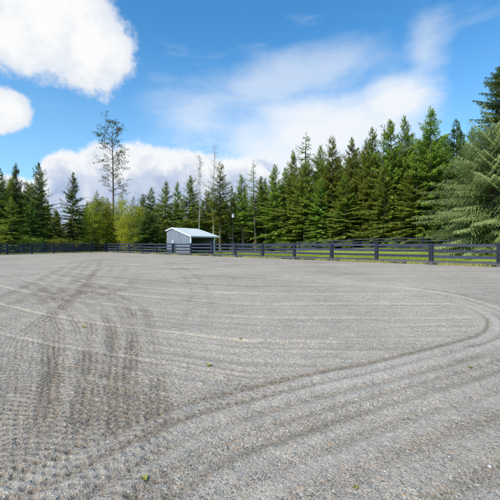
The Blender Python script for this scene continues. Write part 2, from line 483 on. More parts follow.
# loose stones lying on the near part of the arena
def mat_stone():
    m, b = new_mat('pebble')
    c = ramp(attr('tone'), [(0, (.12,.12,.125)), (.3, (.29,.27,.245)), (.6, (.42,.385,.34)), (.8, (.42,.28,.17)), (.9, (.30,.30,.30)), (1, (.66,.62,.56))])
    put(b, 'Base Color', c); put(b, 'Roughness', .85); put(b, 'Specular IOR Level', .25); M['stone'] = m
mat_stone()
t_ = (1+5**.5)/2
ico = np.array([(-1,t_,0),(1,t_,0),(-1,-t_,0),(1,-t_,0),(0,-1,t_),(0,1,t_),(0,-1,-t_),(0,1,-t_),(t_,0,-1),(t_,0,1),(-t_,0,-1),(-t_,0,1)], float)/1.9
icf = np.array([(0,11,5),(0,5,1),(0,1,7),(0,7,10),(0,10,11),(1,5,9),(5,11,4),(11,10,2),(10,7,6),(7,1,8),(3,9,4),(3,4,2),(3,2,6),(3,6,8),(3,8,9),(4,9,5),(2,4,11),(6,2,10),(8,6,7),(9,8,1)])
N = 75000
Ys = 1.2 + 10.5*rng.random(N)**1.25; Xs = (rng.random(N)*2-1)*.85*(Ys+.8)
dens = fbm(Xs*1.4, Ys*1.4, 3, 14)
ok = rng.random(N) < smooth(.3, .6, dens)*.9 + .2
_, dm_, pk_ = arena_height(Xs, Ys)
ok &= rng.random(N) > pk_*.7
Xs, Ys = Xs[ok], Ys[ok]; N = len(Xs)
zs, _, _ = arena_height(Xs, Ys)
r = .0022 + .0042*rng.random(N)**2.2 + .006*(rng.random(N) < .03)*rng.random(N)
sc3 = r[:, None]*(1 + .5*(rng.random((N, 3))-.5)); sc3[:, 2] *= .62
V = ico[None]*sc3[:, None, :]*(1+.3*(rng.random((N, 12, 1))-.5))
a = rng.random(N)*6.283; ca, sa_ = np.cos(a)[:, None], np.sin(a)[:, None]
V = np.stack([V[..., 0]*ca-V[..., 1]*sa_, V[..., 0]*sa_+V[..., 1]*ca, V[..., 2]], -1)
V = V + np.stack([Xs, Ys, zs+r*.22], -1)[:, None, :]
Fs = (icf[None]+(np.arange(N)*12)[:, None, None]).reshape(-1, 3)
me = np_mesh('pebbles', V.reshape(-1, 3), Fs, M['stone'], {'tone': ('FACE', np.repeat(rng.random(N), 20))}, k=3)
tag(link(bpy.data.objects.new('pebbles', me)), 'small loose grey and tan stones scattered over the arena surface', 'gravel', kind='stuff')

# ------------------------------------------------------------------ leaf cards
def leaves_mesh(name, P, D, W, L, Wd, tint, mat):
    """pointed leaf quads: P base, D direction, W side vector, L length, Wd width"""
    n = len(P)
    D = D/np.linalg.norm(D, axis=1, keepdims=True)
    W = W - (W*D).sum(1, keepdims=True)*D; W = W/(np.linalg.norm(W, axis=1, keepdims=True)+1e-9)
    L = L[:, None]; Wd = Wd[:, None]
    Nn = np.cross(D, W)
    v = np.stack([P, P+D*L*.45+W*Wd*.5+Nn*Wd*.12, P+D*L, P+D*L*.45-W*Wd*.5+Nn*Wd*.12], 1).reshape(-1, 3)
    return np_mesh(name, v, np.arange(4*n).reshape(-1, 4), mat, {'tint': ('FACE', tint)})

UP = np.array([0, 0, 1.0])
def conifer_data(seed, H=18, Rr=2.6, bare=.08, spacing=.34, per=6, prof=.85, droop=.22, hang=0.0, leaf=.34, wid=.13, dens=1.0, ragged=.3, top_up=.7, twl=1.0):
    g = np.random.default_rng(seed)
    PP = []; DD = []; WW = []; LL = []; TT = []
    def emit(p, d, w, l, t): PP.append(p); DD.append(d); WW.append(w); LL.append(l); TT.append(t)
    wood = MB()
    bend = (g.random(2)-.5)*.5
    def axis(t): return np.array([bend[0]*math.sin(t*2.2), bend[1]*math.sin(t*2.6), H*t])
    ts = np.linspace(0, 1, 12)
    wood.tube([axis(t) for t in ts], [max(.010, .0115*H*(1-t)**.8*(1.25 if t == 0 else 1)) for t in ts], 9)
    z = bare*H
    lob = g.random(4)*6.28
    while z < H*.99:
        t = z/H
        pr = (1-t)**prof*(.25+.75*min(1, (t-bare*.6+.05)/.14)) + .006
        nb = max(3, int(per*(.55+.6*(1-t))+g.random()))
        gap = g.random(); vig = .8+.4*g.random(); lf = leaf*(.5+.5*(1-t)**.6)
        for k in range(nb):
            if g.random() < .05+ragged*.22*gap: continue
            ph = g.random()*6.283
            ln = Rr*pr*vig*(1-ragged*.45+ragged*.95*g.random())*(1+.3*ragged*math.sin(ph*2+lob[0]+t*5)+.25*ragged*math.sin(ph*3+lob[1]+t*9))
            ln = max(ln, .10)
            el = top_up*t**1.6*1.2 - .10*(1-t) + .16*(g.random()-.5)
            out = np.array([math.cos(ph), math.sin(ph), 0]); side = np.cross(UP, out)
            dr = droop*(.5+1.0*g.random())*(1-.6*t)
            c0 = axis(min(1, t + (g.random()-.5)*spacing*.8/H))
            def bp(s):
                s = np.asarray(s)[..., None]
                return c0 + out*ln*s*math.cos(el) + UP*(ln*s*math.sin(el) - dr*ln*s*s*(1.5-.85*s))
            nt = max(3, int((2.2+ln*4.4)*dens))
            clump = g.random()
            if ln > .9:
                wood.tube([bp(0.), bp(.5), bp(.85)], [.010+.008*ln, .007+.004*ln, .005], 3, cap=False)
            sv = .10+.9*(np.arange(nt)+g.random(nt)*.8)/nt
            p = np.repeat(bp(sv), 2, 0); sv = np.repeat(sv, 2); sg = np.tile([-1.0, 1.0], nt); n2 = 2*nt
            tw = twl*(.10+.40*min(ln, 3)**.6*(1-sv)**.7)*(.45+.8*g.random(n2))
            dv = out[None]*(.75+.35*g.random((n2, 1))) + side[None]*(sg*(.95-.45*sv))[:, None] + UP[None]*(-.10-.5*dr+.18*(g.random((n2, 1))-.5))
            dv /= np.linalg.norm(dv, axis=1, keepdims=True)
            mm = np.maximum(1, np.round(tw/(lf*.55))).astype(int)
            for q in range(int(mm.max())):
                a_ = q < mm; na = int(a_.sum())
                b0 = p[a_] + dv[a_]*(tw[a_]*q/mm[a_])[:, None] + UP[None]*(-.03*q)
                emit(b0, dv[a_]+(g.random((na, 3))-.5)*(.5+.6*hang)-UP[None]*hang*.8*g.random((na, 1)), np.cross(UP[None], dv[a_])+(g.random((na, 3))-.5)*.9,
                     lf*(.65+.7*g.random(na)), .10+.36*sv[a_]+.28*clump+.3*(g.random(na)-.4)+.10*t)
            if hang > 0:
                a_ = g.random(n2) < hang; na = int(a_.sum())
                if na: emit(p[a_]+dv[a_]*(tw[a_]*.7*g.random(na))[:, None], dv[a_]*.3-UP[None]+(g.random((na, 3))-.5)*.4, side[None]+(g.random((na, 3))-.5),
                            lf*(.8+.8*g.random(na)), .08+.3*sv[a_]+.3*clump+.25*g.random(na))
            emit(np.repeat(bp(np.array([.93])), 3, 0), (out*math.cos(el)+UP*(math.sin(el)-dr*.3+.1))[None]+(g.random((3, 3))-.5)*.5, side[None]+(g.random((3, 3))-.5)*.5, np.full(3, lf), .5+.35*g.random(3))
        z += spacing*(.7+.6*g.random())*(1-.45*t)
    n = 9; a = g.random(n)*6.28
    emit(axis(.975)[None]+UP[None]*(np.arange(n)*.035)[:, None], np.stack([np.cos(a)*.8, np.sin(a)*.8, a*0+.9], -1), g.random((n, 3))-.5, np.full(n, leaf*.4), np.full(n, .6))
    emit((axis(1.0)-UP*.1)[None], np.array([[0.02, 0, 1.0]]), np.array([[1.0, 0, 0]]), np.array([leaf*1.2]), np.array([.6]))
    for q in range(int(bare*H*2.2)):
        a = g.random()*6.28; zz = (.08+.9*g.random())*bare*H; l_ = .4+1.0*g.random()
        c = axis(zz/H); e = c+np.array([math.cos(a)*l_, math.sin(a)*l_, -.1-.2*g.random()])
        wood.tube([c, e], [.018, .006], 3, cap=False)
    P = np.concatenate(PP); L = np.concatenate(LL)
    return wood, P, np.concatenate(DD), np.concatenate(WW), L, L*wid/leaf*(.7+.6*g.random(len(L))), np.clip(np.concatenate(TT), 0, 1)

def mesh_from_mb(mb, name, mat):
    me = bpy.data.meshes.new(name); me.from_pydata(mb.v, [], mb.f); me.update(); me.materials.append(mat)
    for p in me.polygons: p.use_smooth = True
    return me

PROTO = {}
def proto_conifer(key, mat, bark='bark', **kw):
    w, P, D, W, L, Wd, T = conifer_data(**kw)
    PROTO[key] = (mesh_from_mb(w, 'trunk', M[bark]), leaves_mesh('crown', P, D, W, L, Wd, T, M[mat]), kw.get('H', 18), kw.get('Rr', 2.6))

for k in range(6):
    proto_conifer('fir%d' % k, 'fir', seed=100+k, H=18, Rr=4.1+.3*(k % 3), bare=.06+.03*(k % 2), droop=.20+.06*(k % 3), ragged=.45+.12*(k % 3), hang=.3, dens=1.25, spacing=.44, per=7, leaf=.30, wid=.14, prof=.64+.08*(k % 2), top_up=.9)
for k in range(3):
    proto_conifer('tall%d' % k, 'fir', seed=130+k, H=18, Rr=3.3, bare=.28+.06*k, droop=.22, ragged=.75, spacing=.5, hang=.2, dens=1.3, prof=.6, leaf=.30, wid=.13, top_up=.9)
for k in range(3):
    proto_conifer('dark%d' % k, 'dark_fir', seed=160+k, H=15, Rr=3.7, bare=.03, droop=.26, ragged=.5+.12*k, hang=.3, prof=.72, dens=1.3, spacing=.40, per=7, leaf=.28, wid=.125, top_up=.9)
proto_conifer('bush', 'dark_fir', seed=190, H=7, Rr=3.3, bare=.01, droop=.12, ragged=.7, hang=.15, prof=.55, spacing=.26, per=9, leaf=.25, wid=.12, top_up=.6, dens=1.6)
for k in range(2):
    proto_conifer('yel%d' % k, 'yellow', seed=210+k, H=10, Rr=3.2, bare=.03, droop=.05, ragged=.7, prof=.75, spacing=.30, leaf=.22, wid=.10, top_up=1.0)
proto_conifer('thin', 'fir', seed=230, H=18, Rr=2.2, bare=.30, droop=.2, ragged=.9, spacing=.6, per=5, hang=.1, prof=.55, leaf=.28, wid=.10)
proto_conifer('big', 'dark_fir', seed=240, H=24, Rr=5.6, bare=.04, droop=.22, ragged=.45, spacing=.32, per=11, hang=.4, leaf=.27, wid=.125, dens=1.5, prof=.50, twl=1.3)
proto_conifer('silver', 'silver', seed=250, H=11, Rr=6.2, bare=.04, droop=.20, ragged=.75, spacing=.30, per=8, hang=.7, leaf=.20, wid=.055, dens=1.6, prof=.45, top_up=.5, twl=2.1)

# --- broadleaf and near-bare trees
def broadleaf(key, seed, H, Rr, start, nl, leafmat, bark, leafn, lsz, spread, trunk_r, clump=.35, multi=1, upright=.8):
    g = np.random.default_rng(seed); wood = MB(); P = []; T = []
    for mI in range(multi):
        off = np.array([0, 0, 0]) if multi == 1 else np.array([(g.random()-.5)*.5, (g.random()-.5)*.5, 0])
        ln_ = (g.random(2)-.5)*(.12 if multi == 1 else Rr*1.2); Hh = H*(1 if mI == 0 else .75+.25*g.random())
        def ax(t): return off + np.array([ln_[0]*t+.18*math.sin(3*t+seed), ln_[1]*t+.12*math.sin(4*t), Hh*t])
        ts = np.linspace(0, 1, 12)
        wood.tube([ax(t) for t in ts], [trunk_r*(1-t)**.9+.012 for t in ts], 8)
        for k in range(nl):
            t = start+(1-start)*((k+g.random())/nl)*.97; a = g.random()*6.283+k*2.4
            u = (t-start)/(1-start); ln = Rr*(.35+.65*math.sin(math.pi*min(1, .18+.75*u))**.8)*(.55+.6*g.random())*spread
            out = np.array([math.cos(a), math.sin(a), 0]); el = upright*(.35+.6*u+.25*g.random())
            c = ax(t); e = c+out*ln*math.cos(el)+UP*ln*math.sin(el); mid = (c+e)/2+UP*(-.08*ln)+(g.random(3)-.5)*.12
            wood.tube([c, mid, e], [.010+.012*ln, .009+.005*ln, .005], 4, cap=False)
            ends = [e]
            for q in range(int(2+ln*2.2)):
                s = .3+.7*g.random(); b0 = c*(1-s)+e*s; l2 = ln*(.22+.25*g.random())
                dv = out*.6+UP*.4+(g.random(3)-.5)*1.7; dv /= np.linalg.norm(dv); e2 = b0+dv*l2
                wood.tube([b0, e2], [.009, .004], 3, cap=False); ends.append(e2)
            for e2 in ends:
                nn = int(leafn*(.4+g.random())); cl = g.random()
                if nn: P.append(e2+(g.normal(size=(nn, 3)))*clump*np.array([1, 1, .55])); T.append(np.clip(cl*.6+.4*g.random(nn), 0, 1))
    P = np.concatenate(P); T = np.concatenate(T); n = len(P)
    D = g.normal(size=(n, 3)); D[:, 2] -= .3; W = g.normal(size=(n, 3)); L = lsz*(.7+.6*g.random(n))
    PROTO[key] = (mesh_from_mb(wood, 'trunk', M[bark]), leaves_mesh('crown', P, D, W, L, L*.62, T, M[leafmat]), H, Rr)
broadleaf('cottonwood', 300, 22, 3.0, .42, 52, 'olive', 'bark', 13, .17, 1.0, .19, clump=.19)
broadleaf('aldera', 310, 9, 3.0, .10, 26, 'yellow', 'bark', 26, .17, 1.0, .10, clump=.36, multi=3)
broadleaf('alderb', 311, 8, 3.2, .10, 26, 'yellow', 'bark', 26, .17, 1.0, .10, clump=.38, multi=3)
broadleaf('poplara', 320, 18, 1.6, .30, 46, 'paleleaf', 'palebark', 4, .15, 1.0, .12, clump=.2, upright=1.3)
broadleaf('poplarb', 321, 18, 1.4, .34, 46, 'paleleaf', 'palebark', 2, .15, 1.0, .11, clump=.2, upright=1.3)
broadleaf('shrub', 330, 2.6, 1.8, .05, 12, 'fir', 'bark', 46, .14, 1.0, .04, clump=.30, multi=4)

def tree(kind, name, px, Y, top, label, cat, group=None, wide=1.0, rz=None):
    """px: where it stands across, Y: metres away, top: photo row of its tip"""
    clear = 4.6 if px < 140 else 3.2
    while px > -60 and kind != 'silver' and float(sdist(np.array([at(px, Y)]), np.array([Y]))[0]) < clear: Y += .5
    x = at(px, Y); z = tz(x, Y)-.05
    H = (HOR-top)/F*Y+CAM_H-z
    tr, cr, H0, R0 = PROTO[kind]
    root = empty(name, (x, Y, z), rz if rz is not None else random.random()*6.28)
    k = H/H0; root.scale = (k*wide, k*wide, k)
    if wide != 1.0: root.rotation_euler = (random.gauss(0, .018), random.gauss(0, .018), root.rotation_euler[2])
    tag(root, label, cat, group)
    o = bpy.data.objects.new('trunk', tr); link(o, root)
    o = bpy.data.objects.new('crown', cr); link(o, root)
    return root

gl = 'firs along the left fence'
tree('dark0', 'fir_tree', 0, 60, 168, 'dark fir cut by the left edge of the photo', 'fir tree', gl)
tree('dark1', 'fir_tree', 17, 63, 164, 'slim pointed dark fir, second of the tall ones from the left', 'fir tree', gl, .85)
tree('dark2', 'fir_tree', 38, 61, 163, 'tall ragged fir standing against the white cloud at far left', 'fir tree', gl, .9)
tree('dark0', 'fir_tree', 73, 62, 172, 'steeple shaped dark fir alone just left of the yellow trees', 'fir tree', gl, .95)
tree('fir1', 'fir_tree', 10, 55, 197, 'lower bushy mid green fir in front of the tall left firs', 'fir tree', gl, 1.25)
tree('fir3', 'fir_tree', 56, 60, 209, 'short green fir filling the dip before the steeple shaped fir', 'fir tree', gl, 1.5)
tree('dark1', 'fir_tree', 30, 57, 203, 'short dark fir close behind the left fence', 'fir tree', gl, 1.3)
tree('dark2', 'fir_tree', 86, 73, 203, 'dark fir leaning into the left edge of the yellow trees', 'fir tree', gl, 1.1)
tree('dark1', 'fir_tree', -22, 58, 158, 'dark fir mostly outside the photo at the left', 'fir tree', gl)
gy = 'yellow green trees left of the shed'
tree('yel0', 'larch_tree', 97, 67, 191, 'pointed yellow green tree at the left of its clump', 'tree', gy, .85)
tree('yel1', 'larch_tree', 133, 67, 197, 'yellow green tree with a rounded tip beside the dark bushy spruce', 'tree', gy, .95)
tree('yel1', 'larch_tree', 107, 69, 199, 'yellow green tree just left of the tall sparse trunk', 'tree', gy, .9)
tree('yel0', 'larch_tree', 122, 69, 193, 'yellow green tree just right of the tall sparse trunk', 'tree', gy, .8)
tree('aldera', 'alder_bush', 93, 65, 207, 'low yellow leafy bush at the left end of the yellow clump', 'bush', gy, .9)
tree('alderb', 'alder_bush', 110, 65, 204, 'broad yellow leafy bush under the tall sparse tree', 'bush', gy, 1.0)
tree('aldera', 'alder_bush', 129, 64, 206, 'yellow leafy bush touching the dark bushy spruce', 'bush', gy, .9)
tree('cottonwood', 'cottonwood_tree', 112.5, 61, 121, 'tall thin tree with sparse leaves rising far above the yellow trees', 'tree', None, 1.0)
tree('bush', 'spruce_tree', 150, 57, 212, 'low broad dark spruce just left of the shed', 'spruce tree', None, 1.05)

gm = 'firs behind the shed'
mids = [
 ('fir0', 142, 70, 194, 'small fir tip showing between yellow trees and dark spruce', 1.0),
 ('fir2', 151, 72, 188, 'narrow fir right behind the low broad dark spruce', .85),
 ('fir4', 166, 71, 181, 'fir rising behind the left end of the shed roof', .85),
 ('fir1', 178, 74, 181, 'slender fir rising behind the middle of the shed wall', .7),
 ('fir5', 187, 70, 175, 'pointed fir rising above the near corner of the shed', .85),
 ('tall0', 206, 72, 190, 'short bare stemmed fir between the two pale leafless trees', 1.0),
 ('tall1', 220, 68, 163, 'tall fir with a full top just right of the pale leafless trees', 1.1),
 ('tall2', 231, 72, 186, 'low topped fir behind the lamp pole', 1.0),
 ('tall0', 243, 70, 175, 'broad bare stemmed fir just right of the lamp pole', 1.1),
 ('thin', 256, 68, 161, 'thin spindly fir with a needle like tip right of the lamp pole', 1.0),
 ('tall1', 266, 70, 178, 'low fir between the spindly fir and a broader one', 1.0),
 ('fir2', 261, 73, 177, 'low fir partly hidden behind the spindly fir', 1.0),
 ('fir0', 286, 68, 168, 'fir rising at the start of the taller right part of the wood', 1.0),
 ('fir3', 277, 67, 164, 'broad fir with open lower trunk near the middle of the photo', .95),
]
for kd, px, Yd, tp, lb, wd in mids: tree(kd, 'fir_tree', px, Yd, tp, lb, 'fir tree', gm, wd*1.22)
tree('poplara', 'poplar_tree', 199, 66, 158, 'pale nearly leafless poplar, shorter of the two behind the shed', 'poplar tree', 'pale poplars behind the shed')
tree('poplarb', 'poplar_tree', 214.5, 67, 145, 'pale nearly leafless poplar, taller of the two behind the shed', 'poplar tree', 'pale poplars behind the shed')
gr_ = 'tall firs on the right'
rights = [
 ('fir5', 292, 66, 150, 'fir at the left shoulder of the tallest middle fir', .8),
 ('thin', 306, 64, 133, 'fir with a knobbly open tip standing highest near the middle', 1.5),
 ('fir0', 304, 63, 160, 'bushy fir in front of the knobbly tipped fir', 1.1),
 ('fir2', 320, 64, 146, 'slim fir just right of the knobbly tipped fir', .8),
 ('fir4', 335, 61, 136, 'fir with a long thin spire in the middle right of the row', .85),
 ('fir1', 350, 60, 137, 'full conical fir right beside the long thin spire', .9),
 ('fir3', 372, 57, 129, 'fir with a blunt dark tip, left of the paler wispy twigs', .9),
 ('fir5', 362, 59, 140, 'narrow fir squeezed between two fuller firs', .7),
 ('fir0', 395, 54, 120, 'broad fir with its crown reaching down to the rear fence', 1.0),
 ('fir2', 409, 53, 116, 'slim fir tip directly left of the tallest frame filling fir', .75),
 ('fir4', 433, 49, 108, 'highest fully visible pointed fir on the right', 1.0),
 ('dark0', 457, 48, 119, 'dark fir tip between the pointed fir and the right edge', .9),
 ('fir1', 472, 47, 126, 'low fir tip behind the silvery spruce', .9),
 ('fir3', 384, 52, 165, 'shorter bushy fir in front at the rear fence', 1.1),
 ('fir5', 418, 49, 158, 'shorter full fir in front of the pointed right fir', 1.15),
 ('fir1', 344, 57, 172, 'low broad fir in front of the long thin spire', 1.2),
 ('fir4', 322, 60, 178, 'low fir whose trunk shows pale near the rear fence', 1.1),
 ('dark2', 446, 46, 168, 'dark low fir left behind the silvery spruce', 1.1),
]
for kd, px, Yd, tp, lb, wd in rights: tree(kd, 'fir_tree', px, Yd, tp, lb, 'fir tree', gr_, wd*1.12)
tree('poplarb', 'alder_tree', 384, 55, 125, 'wispy leafless twigs showing between two fir tops', 'tree', None, 1.9)
tree('big', 'fir_tree', 512, 39, 44, 'towering dark fir cut off by the right edge of the photo', 'fir tree', None, 1.0)
tree('silver', 'spruce_tree', 496, 31, 124, 'silvery green spruce with long sweeping boughs over the right fence', 'spruce tree', None, .90)
tree('fir0', 'fir_tree', 545, 44, 90, 'fir just outside the right edge of the photo', 'fir tree', gr_)

# back rows of the wood
kinds = ['fir0', 'fir1', 'fir2', 'fir3', 'fir4', 'fir5', 'tall0', 'tall1']
def skyline(px):
    return np.interp(px, [-40, 0, 40, 60, 90, 130, 150, 200, 240, 280, 300, 340, 400, 440, 480, 540], [178, 178, 180, 212, 212, 210, 200, 190, 186, 178, 162, 152, 138, 132, 140, 120])
px = -38
while px < 560:
    base = float(np.interp(px, [-40, 110, 250, 450, 560], [72, 78, 80, 58, 52]))
    for row in range(3):
        p = px + random.uniform(-4, 4) + row*4; Yd = base + row*7 + random.uniform(-2, 2)
        if 84 < p < 136: tp = 214 + random.uniform(-4, 6)
        else: tp = float(skyline(p)) + random.uniform(-2, 11) + row*3
        tree(random.choice(kinds), 'fir_tree', p, Yd, tp, 'fir in the hidden back rows of the wood, only slivers showing', 'fir tree', 'back rows of the wood', random.uniform(1.0, 1.35))
    px += float(np.interp(px, [0, 250, 500], [11, 11, 17]))
# understorey shrubs along the foot of the wood
px = 262
while px < 520:
    Yd = float(np.interp(px, [150, 250, 450, 520], [64, 62, 44, 40])) + random.uniform(-1.5, 2)
    tp = HOR - random.uniform(-3, 2)
    x = at(px, Yd)
    tree('shrub', 'shrub', px, Yd, tp, 'low green shrub at the foot of the wood behind the rear fence', 'shrub', 'shrubs at the foot of the wood', random.uniform(.9, 1.3))
    px += random.uniform(12, 26)
for px in (-20, 4, 31, 58, 71):
    Yd = 57 + random.uniform(-1, 2) if px < 60 else 61 + random.uniform(-1, 2)
    tree('shrub', 'shrub', px, Yd, 243 - random.uniform(0, 4), 'low green shrub in the hedge growth behind the far and left fences', 'shrub', 'shrubs behind the far and left fences', random.uniform(1.1, 1.6))

# ------------------------------------------------------------------ fences
def fence(name, pts, label, height, levels, rail_h, post_w, jitter=.02, group=None, cat='fence', railmat='rail', postmat='post', zf=None):
    c = pts[len(pts)//2]
    root = empty(name, (c[0], c[1], zf(*c)))
    tag(root, label, cat, group)
    tops = []
    for (x, y) in pts:
        z = zf(x, y); mb = MB(); h = height + random.uniform(-.02, .03); w = post_w*random.uniform(.92, 1.08)/2
        mb.box(-w, w, -w*.75, w*.75, -.25, h)
        # rounded weathered cap
        mb.quadbox([(-w*1.06,-w*.8,h),(w*1.06,-w*.8,h),(w*1.06,w*.8,h),(-w*1.06,w*.8,h),(-w*.7,-w*.5,h+.035),(w*.7,-w*.5,h+.035),(w*.7,w*.5,h+.035),(-w*.7,w*.5,h+.035)])
        o = mb.build('post', M[postmat], root, bevel=.008)
        i = pts.index((x, y)); a = pts[max(0, i-1)]; b = pts[min(len(pts)-1, i+1)]
        o.location = (x-c[0], y-c[1], z-zf(*c)); o.rotation_euler = (random.uniform(-.012, .012), random.uniform(-.015, .015), math.atan2(b[1]-a[1], b[0]-a[0]))
        tops.append(z)
    for k in range(len(pts)-1):
        (x0, y0), (x1, y1) = pts[k], pts[k+1]; ln = math.hypot(x1-x0, y1-y0); an = math.atan2(y1-y0, x1-x0)
        for lv in levels:
            mb = MB(); n = 5; z0 = tops[k]+lv+random.uniform(-jitter, jitter); z1 = tops[k+1]+lv+random.uniform(-jitter, jitter)
            sag = random.uniform(0, .015); rh = rail_h*random.uniform(.93, 1.06)/2
            offn = (random.uniform(-.006, .006))
            pv = None
            for q in range(n+1):
                t = q/n; zz = z0+(z1-z0)*t - sag*math.sin(math.pi*t); xx = .012+(ln-.024)*t
                ring = [(xx, offn-.022, zz-rh), (xx, offn+.022, zz-rh), (xx, offn+.022, zz+rh), (xx, offn-.022, zz+rh)]
                b = len(mb.v); mb.v += ring
                if pv is not None:
                    for e in range(4): mb.f.append((pv+e, pv+(e+1) % 4, b+(e+1) % 4, b+e))
                else: mb.f.append((b, b+1, b+2, b+3))
                pv = b
            mb.f.append((pv+3, pv+2, pv+1, pv))
            o = mb.build('rail', M[railmat], root)
            o.location = (x0-c[0], y0-c[1], -zf(*c)); o.rotation_euler = (0, 0, an)
    return root

def line(p0, d, n, step, start=0):
    return [(p0[0]+d[0]*step*(start+i), p0[1]+d[1]*step*(start+i)) for i in range(n)]
zmain = lambda x, y: 0.0
# posts on the right fence: every 4.0 m, one at X=15.46
t0 = (15.46-CX)/RD[0]; n_to = int(round(t0/4.02)); step = t0/n_to
right_pts = line((CX, CY), RD, n_to+5, step)
fence('board_fence', right_pts, 'long dark four board fence running past the shed to the right edge', 1.43, [.19, .56, .94, 1.34], .18, .27, zf=zmain)
left_pts = [(CX+LD[0]*.35, CY+LD[1]*.35)] + line((CX, CY), LD, 9, 3.3, 1)
fence('board_fence', left_pts, 'shorter stretch of dark board fence on the left edge of the arena', 1.42, [.22, .58, .96, 1.34], .14, .22, zf=zmain)
# rear fence on the bank
rear0 = np.array([21.9, 39.4])
rear_pts = [tuple(rear0 + RD*2.9*k) for k in range(-12, 5)]
fence('rear_fence', rear_pts, 'farther board fence on the rising grass under the right hand trees', 1.38, [.2, .58, .97, 1.30], .11, .16, .03, zf=tz)
lr = np.array([CX, CY]) + np.array([-.913, .408])*3.0
lane_pts = [tuple(lr + LD*3.1*k + np.array([.0, 0])) for k in range(0, 10)]
fence('lane_fence', lane_pts, 'second weathered board fence just behind the left fence', 1.36, [.3, .66, 1.0, 1.28], .11, .15, .04, zf=tz)

# ------------------------------------------------------------------ shed
Bx, By = -7.93, 47.6
e1 = np.array([3.8, 5.5]); e1 /= np.linalg.norm(e1)      # along the open front
e2 = np.array([-e1[1], e1[0]])                           # along the gable wall, away from the viewer
ZB = tz(Bx, By)
shed = empty('field_shed', (Bx, By, 0.0), math.atan2(e1[1], e1[0]))
tag(shed, 'small grey metal shed with pale roof and open dark front behind the fence', 'shed')
LW, LD2, LR = 4.9, 4.45, 3.3      # width of open front, depth, ridge position from the front
EH, RH, BH = 2.47, 3.58, 3.28     # eave, ridge, back eave heights
zb = ZB-.1
# local frame: x along front, y into depth
w = MB()
n = 44
for k in range(n):                # corrugated gable wall
    y0 = LD2*k/n; y1 = LD2*(k+1)/n
    def top(y): return EH+(RH-EH)*y/LR if y < LR else RH+(BH-RH)*(y-LR)/(LD2-LR)
    d = 0.0 if k % 2 else -.008
    w.quadbox([(d, y0, zb), (.04, y0, zb), (.04, y1, zb), (d, y1, zb), (d, y0, top(y0)-.03), (.04, y0, top(y0)-.03), (.04, y1, top(y1)-.03), (d, y1, top(y1)-.03)])
w.build('gable_wall', M['wall'], shed)
w = MB(); w.quadbox([(LW-.04, 0, zb), (LW, 0, zb), (LW, LD2, zb), (LW-.04, LD2, zb), (LW-.04, 0, EH-.03), (LW, 0, EH-.03), (LW, LD2, BH-.03), (LW-.04, LD2, BH-.03)])
w.build('gable_wall', M['wall'], shed)
w = MB(); w.box(.045, LW-.045, LD2-.05, LD2, zb, BH-.05); w.build('back_wall', M['inside'], shed)
w = MB(); w.box(.05, LW-.05, LD2-.09, LD2-.055, zb, 1.35); w.box(.045, .08, .1, LD2-.1, zb, 1.35); w.box(LW-.08, LW-.045, .1, LD2-.1, zb, 1.35)
w.build('kick_board', M['kick'], shed)
r_ = MB()
ov = .12
th = .05
def roofslab(mb, x0, x1, x0b, x1b, y0, z0, y1, z1):
    mb.quadbox([(x0, y0, z0), (x1, y0, z0), (x1b, y1, z1), (x0b, y1, z1), (x0, y0, z0+th), (x1, y0, z0+th), (x1b, y1, z1+th), (x0b, y1, z1+th)])
roofslab(r_, -ov, LW+1.05, -ov, LW-.1, -.25, EH-.085, LR, RH)
roofslab(r_, -ov, LW-.1, -ov, LW-.1, LR, RH, LD2+.15, BH-.06)
roof = r_.build('roof', M['roofmetal'], shed)
sm = MB()
for k in range(13):               # standing seams
    x = -ov+.1+k*(LW+.1)/12.2; xe = -ov+.1+k*(LW+1.0)/12.2
    sm.quadbox([(xe-.015, -.24, EH-.03), (xe+.015, -.24, EH-.03), (x+.015, LR, RH+.055), (x-.015, LR, RH+.055), (xe-.015, -.24, EH+.0), (xe+.015, -.24, EH+.0), (x+.015, LR, RH+.085), (x-.015, LR, RH+.085)])
sm.build('seam', M['roofmetal'], roof)
fa = MB(); fa.box(-ov, LW+1.05, -.285, -.253, EH-.20, EH-.02); fa.build('fascia', M['whitepaint'], roof)
fb = MB()
fb.quadbox([(-ov-.035, -.25, EH-.2), (-ov-.003, -.25, EH-.2), (-ov-.003, LR, RH-.10), (-ov-.035, LR, RH-.10), (-ov-.035, -.25, EH-.02), (-ov-.003, -.25, EH-.02), (-ov-.003, LR, RH+.07), (-ov-.035, LR, RH+.07)])
fb.quadbox([(-ov-.035, LR, RH-.10), (-ov-.003, LR, RH-.10), (-ov-.003, LD2+.15, BH-.14), (-ov-.035, LD2+.15, BH-.14), (-ov-.035, LR, RH+.07), (-ov-.003, LR, RH+.07), (-ov-.003, LD2+.15, BH+.02), (-ov-.035, LD2+.15, BH+.02)])
fb.build('barge_board', M['whitepaint'], roof)
for x in (.0, LW-.16):
    p = MB(); p.box(x-.02, x+.18, -.16, -.005, zb, EH-.21); p.build('corner_post', M['whitepaint'], shed, bevel=.01)
p = MB(); p.box(.185, LW-.185, -.12, -.02, EH-.42, EH-.22); p.build('header_beam', M['inside'], shed)

# lamp pole behind the fence
x = at(233, 41.2); lp = empty('lamp_pole', (x, 41.2, tz(x, 41.2)))
tag(lp, 'thin dark pole with a small pale lamp head, right of the shed', 'lamp pole')
mb = MB(); mb.tube([(0,0,-.2), (0,0,2), (0.02,0,4.35)], [.06, .055, .04], 10); mb.build('pole', M['darkmetal'], lp, smooth=True)
mb = MB(); mb.box(-.13, .13, -.13, .13, 4.38, 4.62); mb.quadbox([(-.18,-.18,4.62),(.18,-.18,4.62),(.18,.18,4.62),(-.18,.18,4.62),(-.03,-.03,4.76),(.03,-.03,4.76),(.03,.03,4.76),(-.03,.03,4.76)])
mb.build('lamp_head', M['lampglass'], lp, bevel=.01)
